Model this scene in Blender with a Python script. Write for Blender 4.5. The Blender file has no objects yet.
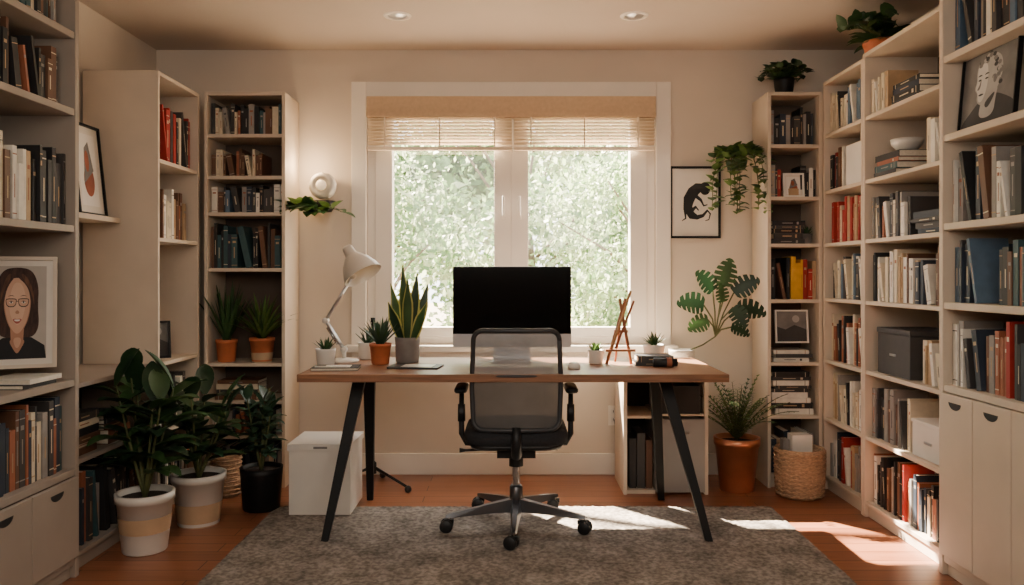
import bpy, math, random
from mathutils import Vector, Matrix
R = random.Random(7)
scene = bpy.context.scene
T = Matrix.Translation
def RZ(a): return Matrix.Rotation(math.radians(a),4,'Z')
def RX(a): return Matrix.Rotation(math.radians(a),4,'X')
def RY(a): return Matrix.Rotation(math.radians(a),4,'Y')

# ---------------------------------------------------------------- materials
def lin(c):
    return tuple(((v/255)/12.92 if v/255<=0.04045 else ((v/255+0.055)/1.055)**2.4) for v in c)
def mat(name,c,rough=0.6,var=0.12,scale=12,metal=0.0,bump=0.0,spec=0.5,emit=None,es=0,stretch=None,coat=0):
    m=bpy.data.materials.new(name); m.use_nodes=True
    nt=m.node_tree; b=nt.nodes['Principled BSDF']
    c=lin(c)
    tc=nt.nodes.new('ShaderNodeTexCoord'); mp=nt.nodes.new('ShaderNodeMapping')
    if stretch: mp.inputs['Scale'].default_value=stretch
    nz=nt.nodes.new('ShaderNodeTexNoise'); nz.inputs['Scale'].default_value=scale; nz.inputs['Detail'].default_value=5
    cr=nt.nodes.new('ShaderNodeValToRGB')
    cr.color_ramp.elements[0].position=0.3; cr.color_ramp.elements[1].position=0.7
    cr.color_ramp.elements[0].color=tuple(v*(1-var) for v in c)+(1,)
    cr.color_ramp.elements[1].color=tuple(min(1,v*(1+var)) for v in c)+(1,)
    L=nt.links.new
    L(tc.outputs['Object'],mp.inputs[0]); L(mp.outputs[0],nz.inputs['Vector']); L(nz.outputs[0],cr.inputs[0]); L(cr.outputs[0],b.inputs['Base Color'])
    b.inputs['Roughness'].default_value=rough; b.inputs['Metallic'].default_value=metal
    b.inputs['Specular IOR Level'].default_value=spec
    if coat: b.inputs['Coat Weight'].default_value=coat
    if bump:
        bp=nt.nodes.new('ShaderNodeBump'); bp.inputs['Strength'].default_value=bump; bp.inputs['Distance'].default_value=0.01
        L(nz.outputs[0],bp.inputs['Height']); L(bp.outputs[0],b.inputs['Normal'])
    if emit:
        b.inputs['Emission Color'].default_value=lin(emit)+(1,); b.inputs['Emission Strength'].default_value=es
    return m
def leafmat(name,c,var=0.35,trans=0.2,scale=9):
    m=mat(name,c,rough=0.45,var=var,scale=scale)
    nt=m.node_tree; b=nt.nodes['Principled BSDF']; out=nt.nodes['Material Output']
    tr=nt.nodes.new('ShaderNodeBsdfTranslucent'); mx=nt.nodes.new('ShaderNodeMixShader'); mx.inputs[0].default_value=trans
    src=b.inputs['Base Color'].links[0].from_socket
    nt.links.new(src,tr.inputs[0]); nt.links.new(b.outputs[0],mx.inputs[1]); nt.links.new(tr.outputs[0],mx.inputs[2]); nt.links.new(mx.outputs[0],out.inputs[0])
    return m
def seethru(name,c,fac,rough=0.5,metal=0,weave=None):
    m=mat(name,c,rough=rough,metal=metal)
    nt=m.node_tree; b=nt.nodes['Principled BSDF']; out=nt.nodes['Material Output']
    tr=nt.nodes.new('ShaderNodeBsdfTransparent'); mx=nt.nodes.new('ShaderNodeMixShader'); mx.inputs[0].default_value=fac
    nt.links.new(tr.outputs[0],mx.inputs[1]); nt.links.new(b.outputs[0],mx.inputs[2]); nt.links.new(mx.outputs[0],out.inputs[0])
    if weave:
        tc=nt.nodes.new('ShaderNodeTexCoord'); w=nt.nodes.new('ShaderNodeTexChecker'); w.inputs['Scale'].default_value=weave
        ma=nt.nodes.new('ShaderNodeMapRange'); ma.inputs['To Min'].default_value=fac-0.12; ma.inputs['To Max'].default_value=min(1,fac+0.12)
        nt.links.new(tc.outputs['Object'],w.inputs[0]); nt.links.new(w.outputs['Fac'],ma.inputs[0]); nt.links.new(ma.outputs[0],mx.inputs[0])
    return m

M_wall=mat('wall_paint',(216,203,187),0.9,0.03,3,bump=0.02)
M_ceil=mat('ceiling_paint',(198,184,170),0.95,0.03,2)
M_trim=mat('trim_paint',(238,231,220),0.5,0.03,4)
M_case=mat('bookcase_laminate',(208,192,172),0.55,0.05,5)
M_caseL=mat('bookcase_laminate_shaded',(156,144,132),0.55,0.05,5)  # shade on the left cases, put into a darker copy of the laminate
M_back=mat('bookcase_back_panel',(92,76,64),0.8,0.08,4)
M_backL=mat('bookcase_back_panel_shaded',(52,45,40),0.8,0.08,4)  # interior shade of the left cases, put into a darker panel colour
M_wood=mat('walnut_wood',(142,100,72),0.42,0.28,7,stretch=(1,14,14),bump=0.03)
M_easel=mat('easel_wood',(150,92,56),0.5,0.2,12)
M_lightwood=mat('oak_wood',(186,138,92),0.5,0.2,8,stretch=(1,8,8))
M_black=mat('black_metal',(14,14,15),0.5,0.15,20,spec=.3)
M_plastic=mat('black_plastic',(22,23,25),0.5,0.15,30)
M_frame=mat('chair_frame_plastic',(52,53,56),0.45,0.1,30)
M_screen=mat('screen_glass',(3,3,4),0.15,0.05,2,spec=0.2)
M_alu=mat('aluminium',(196,197,200),0.3,0.03,6,metal=0.85)
M_door=mat('grey_cabinet_metal',(150,148,145),0.4,0.05,6,metal=0.3)
M_gun=mat('gunmetal_base',(96,96,99),0.3,0.05,6,metal=0.9)
M_chrome=mat('polished_metal',(200,200,202),0.2,0.03,6,metal=1)
M_white=mat('white_ceramic',(228,223,214),0.35,0.04,6)
M_beige=mat('beige_ceramic',(190,160,128),0.6,0.1,8)
M_terra=mat('terracotta',(196,110,70),0.75,0.15,14,bump=0.05)
M_copper=mat('copper',(214,146,112),0.3,0.15,6,metal=0.8)
M_grey=mat('concrete',(126,122,118),0.85,0.15,18,bump=0.06)
M_soil=mat('soil',(48,36,28),1,0.4,60,bump=0.3)
M_wicker=mat('wicker',(178,146,116),0.8,0.4,60,bump=0.5,stretch=(1,1,3))
M_g1=leafmat('leaf_deep_green',(32,58,34),trans=.12); M_g2=leafmat('leaf_mid_green',(54,84,44),trans=.15); M_g3=leafmat('leaf_fresh_green',(92,120,56),trans=0.3)
M_g4=leafmat('leaf_bluegreen',(56,84,64)); M_yel=leafmat('leaf_yellow_edge',(180,174,96))
M_stem=mat('plant_stem',(88,92,52),0.7,0.2,20); M_bark=mat('bark',(112,98,84),0.95,0.3,20,bump=0.3)
M_fabric=mat('blind_fabric',(206,178,146),0.9,0.06,50,bump=0.05)
M_slat=mat('blind_slat',(230,212,186),0.6,0.06,10)
M_paper=mat('book_pages',(226,214,192),0.9,0.08,90)
M_mesh=seethru('chair_mesh_fabric',(150,148,145),0.66,weave=420)
M_meshd=seethru('chair_mesh_fabric_dark',(84,83,82),0.93,weave=420)
M_seat=mat('seat_fabric',(38,38,41),0.9,0.2,120,bump=0.15)
M_glass=bpy.data.materials.new('window_glass'); M_glass.use_nodes=True
nt=M_glass.node_tree; nt.nodes.remove(nt.nodes['Principled BSDF'])
_t=nt.nodes.new('ShaderNodeBsdfTransparent'); _g=nt.nodes.new('ShaderNodeBsdfGlossy'); _g.inputs['Roughness'].default_value=0.02
_m=nt.nodes.new('ShaderNodeMixShader'); _m.inputs[0].default_value=0.04
nt.links.new(_t.outputs[0],_m.inputs[1]); nt.links.new(_g.outputs[0],_m.inputs[2]); nt.links.new(_m.outputs[0],nt.nodes['Material Output'].inputs[0])

def bk(n,c): return mat('book_'+n,c,0.6,0.1,25)
B=dict(black=bk('black',(28,27,28)),char=bk('charcoal',(58,55,54)),navy=bk('navy',(38,48,62)),teal=bk('teal',(50,78,82)),
 brown=bk('brown',(98,66,46)),red=bk('red',(160,40,32)),rust=bk('rust',(150,88,60)),cream=bk('cream',(210,196,170)),
 white=bk('white',(222,216,204)),grey=bk('grey',(142,136,130)),tan=bk('tan',(176,146,110)),yellow=bk('yellow',(214,160,48)),blue=bk('blue',(84,106,126)))
DARK=['black','black','char','navy','char','teal','brown','black','cream','grey','rust']
MIX=['black','cream','white','navy','rust','grey','char','tan','brown','black','brown','red']
LIGHT=['white','cream','white','cream','grey','tan','char','tan','white','black','brown','navy']
COOL=['navy','blue','char','grey','white','char','black','navy','brown','cream']
REDS=['red','red','red','rust','char','cream']

# ---------------------------------------------------------------- mesh builder
class MB:
    def __init__(s,name): s.n=name; s.v=[]; s.f=[]; s.mi=[]; s.sm=[]; s.mats=[]
    def idx(s,m):
        if m not in s.mats: s.mats.append(m)
        return s.mats.index(m)
    def add(s,vs,fs,m,smooth=False,M=None):
        o=len(s.v)
        if M is not None: vs=[M@Vector(p) for p in vs]
        s.v.extend([tuple(p) for p in vs]); i=s.idx(m)
        for f in fs:
            s.f.append([o+k for k in f]); s.mi.append(i); s.sm.append(smooth)
    def box(s,a,b,m,M=None):
        x0,y0,z0=a; x1,y1,z1=b
        vs=[(x0,y0,z0),(x1,y0,z0),(x1,y1,z0),(x0,y1,z0),(x0,y0,z1),(x1,y0,z1),(x1,y1,z1),(x0,y1,z1)]
        s.add(vs,[(0,3,2,1),(4,5,6,7),(0,1,5,4),(1,2,6,5),(2,3,7,6),(3,0,4,7)],m,False,M)
    def lathe(s,prof,m,c=(0,0,0),seg=28,M=None,smooth=True):
        vs=[];fs=[]
        for r,z in prof:
            for k in range(seg):
                a=2*math.pi*k/seg; vs.append((c[0]+r*math.cos(a),c[1]+r*math.sin(a),c[2]+z))
        for i in range(len(prof)-1):
            for k in range(seg):
                k2=(k+1)%seg; fs.append((i*seg+k,i*seg+k2,(i+1)*seg+k2,(i+1)*seg+k))
        s.add(vs,fs,m,smooth,M)
    def disc(s,r,z,m,c=(0,0,0),seg=28,M=None,up=True,sx=1,sy=1):
        vs=[(c[0]+sx*r*math.cos(2*math.pi*k/seg),c[1]+sy*r*math.sin(2*math.pi*k/seg),c[2]+z) for k in range(seg)]
        f=list(range(seg)); s.add(vs,[f if up else f[::-1]],m,False,M)
    def tube(s,pts,rad,m,seg=8,M=None,flat=1.0):
        pts=[Vector(p) for p in pts]; n=len(pts)
        if not isinstance(rad,(list,tuple)): rad=[rad]*n
        vs=[];fs=[]; ref=None
        for i,p in enumerate(pts):
            d=(pts[min(i+1,n-1)]-pts[max(i-1,0)])
            if d.length<1e-6: d=(pts[1]-pts[0])
            d.normalize()
            if ref is None:
                ref=Vector((0,0,1)) if abs(d.z)<0.9 else Vector((1,0,0))
            a=d.cross(ref).normalized(); b=a.cross(d).normalized(); ref=b
            for k in range(seg):
                t=2*math.pi*k/seg; vs.append(p+a*math.cos(t)*rad[i]+b*math.sin(t)*rad[i]*flat)
        for i in range(n-1):
            for k in range(seg):
                k2=(k+1)%seg; fs.append((i*seg+k,i*seg+k2,(i+1)*seg+k2,(i+1)*seg+k))
        fs.append(tuple(range(seg))[::-1]); fs.append(tuple((n-1)*seg+k for k in range(seg)))
        s.add(vs,fs,m,True,M)
    def loft(s,rings,m,M=None,smooth=True,cap=True):
        n=len(rings[0]); vs=[p for r in rings for p in r]; fs=[]
        for i in range(len(rings)-1):
            for k in range(n):
                k2=(k+1)%n; fs.append((i*n+k,i*n+k2,(i+1)*n+k2,(i+1)*n+k))
        if cap: fs.append(tuple(range(n))[::-1]); fs.append(tuple((len(rings)-1)*n+k for k in range(n)))
        s.add(vs,fs,m,smooth,M)
    def sphere(s,c,r,m,seg=16,M=None,sz=1):
        prof=[(max(1e-4,r*math.sin(math.pi*i/10)),-r*sz*math.cos(math.pi*i/10)) for i in range(11)]
        s.lathe(prof,m,c,seg,M)
    def poly(s,pts,y,m,M=None):
        s.add([(p[0],y,p[1]) for p in pts],[list(range(len(pts)))],m,False,M)
    def leaf(s,base,d,L,W,m,droop=0.5,prof=None,n=6,fold=0.15,edge=None,twist=0,face=None):
        p=Vector(base); d=Vector(d).normalized(); st=L/n; vs=[];fs=[]
        side0=d.cross(Vector(face) if face else Vector((0,0,1)))
        if side0.length<0.15: side0=Vector((math.cos(twist),math.sin(twist),0))
        side0.normalize()
        for i in range(n+1):
            t=i/n
            w=W*(prof(t) if prof else max(0.02,math.sin(math.pi*min(1,(t*0.93+0.05)))**0.8))
            side=(side0-d*side0.dot(d)).normalized(); nn=side.cross(d)
            if nn.z<0 and abs(nn.z)>0.3: nn=-nn
            up=nn*fold*w
            vs+= [p-side*w/2+up, p, p+side*w/2+up]
            p=p+d*st; d=(d+Vector((0,0,-droop))*(1.0/n)*(0.4+t)).normalized()
        for i in range(n):
            a=i*3; fs+=[(a,a+1,a+4,a+3),(a+1,a+2,a+5,a+4)]
        s.add(vs,fs,m,True)
    def build(s,bevel=0,seg=2):
        me=bpy.data.meshes.new(s.n)
        vs=[Vector(v) for v in s.v]
        cx=(min(v.x for v in vs)+max(v.x for v in vs))/2; cy=(min(v.y for v in vs)+max(v.y for v in vs))/2; cz=min(v.z for v in vs)
        o=Vector((cx,cy,cz))
        me.from_pydata([tuple(v-o) for v in vs],[],s.f)
        for m in s.mats: me.materials.append(m)
        me.polygons.foreach_set('material_index',s.mi); me.polygons.foreach_set('use_smooth',s.sm); me.update()
        ob=bpy.data.objects.new(s.n,me); ob.location=o; scene.collection.objects.link(ob)
        if bevel:
            bv=ob.modifiers.new('bevel','BEVEL'); bv.width=bevel; bv.segments=seg; bv.limit_method='ANGLE'; bv.angle_limit=math.radians(50)
        return ob
def rrect(w,d,r,z,cx=0,cy=0,n=5):
    pts=[]
    for qx,qy,a0 in ((1,1,0),(-1,1,90),(-1,-1,180),(1,-1,270)):
        for k in range(n+1):
            a=math.radians(a0+90*k/n); pts.append((cx+qx*(w/2-r)+r*math.cos(a),cy+qy*(d/2-r)+r*math.sin(a),z))
    return pts
def box_ob(name,a,b,m,bevel=0.0):
    mb=MB(name); mb.box(a,b,m); return mb.build(bevel)

# ---------------------------------------------------------------- room shell
WX=2.18; YB=4.9; H=2.6; Y0=-1.2
fm=bpy.data.materials.new('hardwood_floor'); fm.use_nodes=True; nt=fm.node_tree; b=nt.nodes['Principled BSDF']; L=nt.links.new
tc=nt.nodes.new('ShaderNodeTexCoord'); br=nt.nodes.new('ShaderNodeTexBrick')
br.inputs['Scale'].default_value=1; br.inputs['Brick Width'].default_value=1.3; br.inputs['Row Height'].default_value=0.11; br.inputs['Mortar Size'].default_value=0.0025
br.inputs['Color1'].default_value=lin((164,106,74))+(1,); br.inputs['Color2'].default_value=lin((138,86,60))+(1,); br.inputs['Mortar'].default_value=lin((72,44,28))+(1,)
br.offset=0.37
mp=nt.nodes.new('ShaderNodeMapping'); mp.inputs['Scale'].default_value=(1.5,22,1)
nz=nt.nodes.new('ShaderNodeTexNoise'); nz.inputs['Scale'].default_value=3; nz.inputs['Detail'].default_value=8
mx=nt.nodes.new('ShaderNodeMix'); mx.data_type='RGBA'; mx.blend_type='MULTIPLY'; mx.inputs[0].default_value=0.55
cr=nt.nodes.new('ShaderNodeValToRGB'); cr.color_ramp.elements[0].position=.3; cr.color_ramp.elements[1].position=.7
cr.color_ramp.elements[0].color=(.55,.46,.4,1); cr.color_ramp.elements[1].color=(1,1,1,1)
L(tc.outputs['Object'],br.inputs[0]); L(tc.outputs['Object'],mp.inputs[0]); L(mp.outputs[0],nz.inputs['Vector']); L(nz.outputs[0],cr.inputs[0])
L(br.outputs[0],mx.inputs[6]); L(cr.outputs[0],mx.inputs[7]); L(mx.outputs[2],b.inputs['Base Color'])
b.inputs['Roughness'].default_value=0.33
box_ob('floor',(-WX-.1,Y0-.1,-.1),(WX+.1,YB+.15,0),fm)
box_ob('ceiling',(-WX-.1,Y0-.1,H),(WX+.1,YB+.15,H+.1),M_ceil)
box_ob('wall_left',(-WX-.1,Y0,0),(-WX,YB+.15,H),M_wall)
box_ob('wall_right',(WX,Y0,0),(WX+.1,YB+.15,H),M_wall)
box_ob('wall_rear',(-WX-.1,Y0-.1,0),(WX+.1,Y0,H),M_wall)
wx0,wx1,wz0,wz1=-.89,.88,.80,2.31
mb=MB('wall_back')
mb.box((-WX,YB,0),(wx0,YB+.15,H),M_wall); mb.box((wx1,YB,0),(WX,YB+.15,H),M_wall)
mb.box((wx0,YB,0),(wx1,YB+.15,wz0),M_wall); mb.box((wx0,YB,wz1),(wx1,YB+.15,H),M_wall); mb.build()
box_ob('baseboard_back',(-WX,YB-.018,0),(WX,YB,.13),M_trim,.004)
box_ob('baseboard_left',(-WX,Y0,0),(-WX+.018,YB-.02,.13),M_trim,.004)
box_ob('baseboard_right',(WX-.018,Y0,0),(WX,YB-.02,.13),M_trim,.004)
mb=MB('trim_1')
mb.box((wx0-.09,YB-.025,wz0-.02),(wx0,YB,wz1+.09),M_trim); mb.box((wx1,YB-.025,wz0-.02),(wx1+.09,YB,wz1+.09),M_trim)
mb.box((wx0,YB-.025,wz1),(wx1,YB,wz1+.09),M_trim)
mb.box((wx0-.12,YB-.10,wz0-.045),(wx1+.12,YB,wz0-.005),M_trim); mb.box((wx0-.09,YB-.02,wz0-.10),(wx1+.09,YB,wz0-.045),M_trim)
mb.build(.004)
mb=MB('window_1'); yf=YB+.04; yb=YB+.10
mb.box((wx0,yf-.02,wz0),(wx0+.05,yb,wz1),M_trim); mb.box((wx1-.05,yf-.02,wz0),(wx1,yb,wz1),M_trim)
mb.box((wx0+.05,yf-.02,wz0),(wx1-.05,yb,wz0+.04),M_trim); mb.box((wx0+.05,yf-.02,wz1-.05),(wx1-.05,yb,wz1),M_trim)
for a,c in ((wx0+.05,-.005),(-.005,wx1-.05)):
    mb.box((a,yf-.035,wz0+.04),(a+.105,yb-.01,wz1-.05),M_trim); mb.box((c-.105,yf-.035,wz0+.04),(c,yb-.01,wz1-.05),M_trim)
    mb.box((a+.105,yf-.035,wz0+.04),(c-.105,yb-.01,wz0+.10),M_trim); mb.box((a+.105,yf-.035,wz1-.12),(c-.105,yb-.01,wz1-.05),M_trim)
    mb.box((a+.10,yf+.01,wz0+.09),(c-.10,yf+.016,wz1-.11),M_glass)
for x in (-.052,.045):
    mb.box((x-.012,yf-.05,1.56),(x+.012,yf-.035,1.64),M_trim); mb.tube([(x,yf-.05,1.6),(x,yf-.085,1.6),(x,yf-.09,1.58),(x,yf-.09,1.70)],.008,M_trim)
mb.build(.003)
mb=MB('window_blind')
mb.box((wx0+.012,YB-.075,2.175),(wx1-.012,YB-.015,2.30),M_fabric)
mb.box((wx0+.012,YB-.083,2.18),(wx1-.012,YB-.075,2.20),M_fabric)
for a,c in ((wx0+.015,.0),(.012,wx1-.015)):
    z=2.163
    for i in range(8):
        mb.box((a,-.020,-.0012),(c,.020,.0012),M_slat,T((0,YB-.045,z))@RX(-14)); z-=.0205
    mb.box((a,YB-.065,z-.022),(c,YB-.025,z-.002),M_slat)
    for k in (.12,.5,.88):
        x=a+(c-a)*k; mb.box((x-.004,YB-.071,z-.02),(x+.004,YB-.069,2.175),M_slat)
mb.build()

# ---------------------------------------------------------------- books & cases
def book(mb,M,t,h,d,m,label=None):
    c=.0025
    mb.box((0,0,0),(t,c,h),m,M); mb.box((0,c,0),(c,d,h),m,M); mb.box((t-c,c,0),(t,d,h),m,M)
    mb.box((c,c,.003),(t-c,d-.004,h-.003),M_paper,M)
    if label:
        if R.random()<.4: mb.box((t*.22,-.0006,h*.74),(t*.78,0,h*.80),label,M)
        if R.random()<.6: mb.box((t*.42,-.0006,h*.3),(t*.58,0,h*.62),label,M)
        if R.random()<.35: mb.box((0,-.0006,h*.08),(t,0,h*.095),label,M); mb.box((0,-.0006,h*.88),(t,0,h*.895),label,M)
def lab_for(n):
    return R.choice([B['cream'],B['tan'],B['grey']]) if n in('black','char','navy','teal','brown','red','rust','blue') else R.choice([B['grey'],B['tan'],B['char'],B['rust']])
def shelf_books(mb,M,x0,x1,z,hmax,pal,yf=.03,lean=True,dmax=.2):
    x=x0
    while x<x1-.012:
        t=R.uniform(.012,.036); 
        if x+t>x1: t=x1-x
        if t<.008: break
        h=min(hmax,R.uniform(.68,.97)*hmax); n=R.choice(pal); d=min(dmax,R.uniform(.14,.2))
        lab=lab_for(n)
        if lean and R.random()<.12 and x+t+h*.2<x1:
            a=R.uniform(6,14); g=h*math.sin(math.radians(a))
            book(mb,M@T((x+g,yf,z))@RY(-a),t,h*.97,d,B[n],lab); x+=g+t*1.02+.002
        else:
            book(mb,M@T((x,yf+R.uniform(0,.018),z)),t,h,d,B[n],lab); x+=t+.0012
def stack(mb,M,x,z,w,n,pal,yf=.03,d=.18):
    for i in range(n):
        t=R.uniform(.016,.034); ww=w*R.uniform(.82,1); c=R.choice(pal); o=(w-ww)*R.random()
        MM=M@T((x+o,yf+R.uniform(0,.015),z+t))@RY(90)
        book(mb,MM,t,ww,d,B[c],lab_for(c)); z+=t+.0006
    return z
def case(name,M,w,d,h,shelves,m=M_case,mbk=M_back,th=.02,kick=.06,doors=0,backdepth=.012,topover=0):
    mb=MB(name)
    mb.box((0,0,0),(th,d,h),m,M); mb.box((w-th,0,0),(w,d,h),m,M)
    mb.box((th,0,h-th),(w-th,d,h),m,M)
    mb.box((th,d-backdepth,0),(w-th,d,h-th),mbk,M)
    mb.box((th,.02,0),(w-th,.035,kick),m,M)
    for z in shelves: mb.box((th,.004,z-th),(w-th,d-backdepth,z),m,M)
    if doors:
        z0,z1,n=doors; ww=(w-2*th)/n
        for i in range(n):
            mb.box((th+i*ww+.002,-.016,z0),(th+(i+1)*ww-.002,.002,z1),m,M)
            xc=th+(i+.5)*ww
            pts=[(xc+.045*math.cos(a),z1-.03-.028*math.sin(a)) for a in [math.pi*k/10 for k in range(11)]]
            mb.poly(pts[::-1],-.0172,M_plastic,M)
    return mb.build(.0018,1)
ML=RZ(90); MR=RZ(-90)
def rows(M,specs,name='book_row'):
    for sp in specs:
        mb=MB(name)
        for s in sp:
            if s[0]=='b': shelf_books(mb,M,*s[1:])
            else: stack(mb,M,*s[1:])
        mb.build()

MLn=T((-1.76,2.25,0))@ML
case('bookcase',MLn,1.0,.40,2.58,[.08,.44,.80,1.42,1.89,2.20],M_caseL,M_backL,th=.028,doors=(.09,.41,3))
rows(MLn,[[('b',.04,.95,.44,.31,DARK)],[('s',.66,.80,.24,2,LIGHT,.01)],[('b',.04,.62,1.42,.33,MIX),('b',.63,.74,1.42,.28,['white','cream','tan']),('b',.76,.83,1.42,.31,['black','grey']),('b',.86,.96,1.42,.34,['black','char','navy'])],
 [('b',.04,.55,1.89,.28,DARK),('b',.56,.80,1.89,.26,['rust','brown','black','black','char']),('b',.80,.93,1.89,.24,['brown','black','char'])],[('b',.04,.9,2.2,.28,DARK)]])
MLl=T((-1.78,3.26,0))@ML
case('low_bookcase',MLl,.75,.38,.775,[.08,.46],M_caseL,M_backL)
rows(MLl,[[('b',.03,.72,.08,.32,DARK)],[('s',.03,.46,.24,6,LIGHT),('s',.31,.46,.24,5,MIX)]])
box_ob('floating_shelf',(-WX,3.27,1.48),(-1.96,4.00,1.505),M_case,.002)
MLt=T((-1.78,4.02,0))@ML
case('bookcase',MLt,.53,.38,2.25,[.08,.42,.775,1.41,1.81],M_case,M_back)
rows(MLt,[[('b',.03,.50,1.81,.33,REDS)],[('b',.03,.44,1.41,.28,['cream','tan','rust','white','brown'])],[('b',.03,.5,.42,.28,MIX)],[('b',.03,.5,.08,.28,DARK)]])
MBl=T((-1.765,4.58,0))
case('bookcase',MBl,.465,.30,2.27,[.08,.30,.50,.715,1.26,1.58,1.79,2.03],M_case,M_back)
rows(MBl,[[('b',.03,.43,2.03,.19,DARK)],[('b',.03,.32,1.79,.17,['rust','brown','cream','tan'])],[('b',.03,.38,1.58,.17,COOL),('b',.39,.44,1.58,.19,['white'])],
 [('b',.03,.43,1.26,.27,['navy','char','teal','black','brown'])],[('s',.05,.50,.26,4,MIX)],[('b',.03,.43,.30,.16,MIX)],[('b',.03,.43,.08,.16,DARK)]])
MBr=T((1.465,4.58,0))
case('bookcase',MBr,.315,.30,2.27,[.08,.415,.72,1.08,1.40,1.67,1.97],M_case,M_back)
rows(MBr,[[('b',.03,.28,1.97,.23,['black','navy','char','grey','black'])],[('b',.03,.10,1.67,.2,MIX),('b',.2,.29,1.67,.2,['black','white'])],[('s',.03,1.40,.2,5,['black','char'])],
 [('b',.03,.14,1.08,.28,['brown','black','rust']),('b',.145,.22,1.08,.27,['yellow','yellow','tan']),('b',.22,.29,1.08,.25,['red','tan'])],[('s',.04,.72,.24,3,LIGHT)],[('s',.03,.415,.25,9,['black','char','black','white'])],[('b',.03,.28,.08,.27,MIX)]])
MRa=T((1.78,4.575,0))@MR
zs=[.08,.41,.74,1.09,1.40,1.70,2.02]
case('bookcase',MRa,.515,.38,2.32,zs)
rows(MRa,[[('b',.03,.49,2.02,.24,LIGHT+['blue','blue'])],[('b',.03,.2,1.70,.24,MIX)],[('b',.03,.49,1.40,.26,['rust','tan','red','cream','brown'])],[('b',.03,.49,1.09,.26,['char','blue','cream','white'])],
 [('b',.03,.49,.74,.28,['rust','cream','white','black'])],[('b',.03,.49,.41,.27,LIGHT)],[('b',.03,.49,.08,.27,MIX)]])
MRb=T((1.78,4.055,0))@MR
case('bookcase',MRb,.765,.38,2.34,zs)
rows(MRb,[[('b',.03,.18,2.02,.25,LIGHT),('s',.22,2.02,.28,4,['char','navy','black'])],[('s',.04,1.70,.26,4,DARK),('b',.55,.73,1.70,.23,['white','cream','grey'])],[('b',.03,.40,1.40,.23,['rust','cream','white','brown','tan','char','grey']),('s',.42,1.40,.28,4,['black','char','navy'])],
 [('b',.03,.73,1.09,.26,LIGHT)],[('b',.5,.73,.74,.20,['white','tan','cream'])],[('b',.03,.40,.41,.27,['char','grey','brown','black','cream'])],[('b',.03,.36,.08,.27,MIX),('b',.37,.73,.08,.25,['char','rust','black','grey','cream','navy'])]])
MRc=T((1.755,3.285,0))@MR
case('bookcase',MRc,1.0,.42,2.58,[.08,.775,1.11,1.43,1.79,2.11],th=.028,doors=(.09,.745,4))
rows(MRc,[[('b',.04,.9,2.11,.40,COOL+['rust'])],[('b',.04,.9,1.43,.31,COOL+['char','grey'])],[('b',.04,.22,1.11,.28,['navy','blue','char']),('b',.34,.95,1.11,.27,DARK)],
 [('b',.04,.30,.775,.29,LIGHT),('b',.31,.42,.775,.30,['red','rust','grey']),('b',.43,.95,.775,.28,['black','char','blue','navy'])]])

# ---------------------------------------------------------------- pictures
def ell(cx,cz,rx,rz,n=24,a0=0,a1=360):
    return [(cx+rx*math.cos(math.radians(a0+(a1-a0)*k/n)),cz+rz*math.sin(math.radians(a0+(a1-a0)*k/n))) for k in range(n if a1-a0==360 else n+1)]
def smooth_poly(pts,it=3):
    for _ in range(it):
        q=[]
        for i in range(len(pts)):
            a=pts[i]; b2=pts[(i+1)%len(pts)]
            q+=[(a[0]*.75+b2[0]*.25,a[1]*.75+b2[1]*.25),(a[0]*.25+b2[0]*.75,a[1]*.25+b2[1]*.75)]
        pts=q
    return pts
def picture(name,M,w,h,fm_,fw,matte,mw,art):
    mb=MB(name); d=.018
    mb.box((0,0,0),(w,d,fw),fm_,M); mb.box((0,0,h-fw),(w,d,h),fm_,M); mb.box((0,0,fw),(fw,d,h-fw),fm_,M); mb.box((w-fw,0,fw),(w,d,h-fw),fm_,M)
    mb.box((fw,.010,fw),(w-fw,d,h-fw),matte,M)
    i=fw+mw
    art(mb,M,i,i,w-2*i,h-2*i); return mb.build()
P_bg=mat('print_grey_ground',(178,170,160),0.8,0.12,6); P_skin=mat('print_skin',(204,162,136),0.8,0.06,14); P_skinl=mat('print_skin_light',(216,178,152),0.8,0.05,14); P_skin2=mat('print_skin_shadow',(176,130,104),0.8,0.08,14)
P_hair=mat('print_hair_brown',(62,42,34),0.8,0.5,26,stretch=(5,1,1)); P_hair2=mat('print_hair_highlight',(92,62,46),0.8,0.4,26,stretch=(5,1,1)); P_lip=mat('print_lip',(158,84,74),0.8); P_wt=mat('print_white',(232,226,218),0.8,0.03); P_ink=mat('print_ink',(30,30,32),0.8,0.2)
P_g0=mat('print_grey_highlight',(204,200,194),0.8,0.1,14); P_g1=mat('print_grey_light',(168,164,159),0.8,0.15,12); P_g2=mat('print_grey_mid',(116,113,110),0.8,0.2,14); P_g3=mat('print_grey_dark',(58,57,57),0.8,0.3,8); P_rust=mat('print_rust',(150,84,60),0.8,0.3,9)
def F(x,z,w,h): return lambda pts:[(x+p[0]*w,z+p[1]*h) for p in pts]
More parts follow.
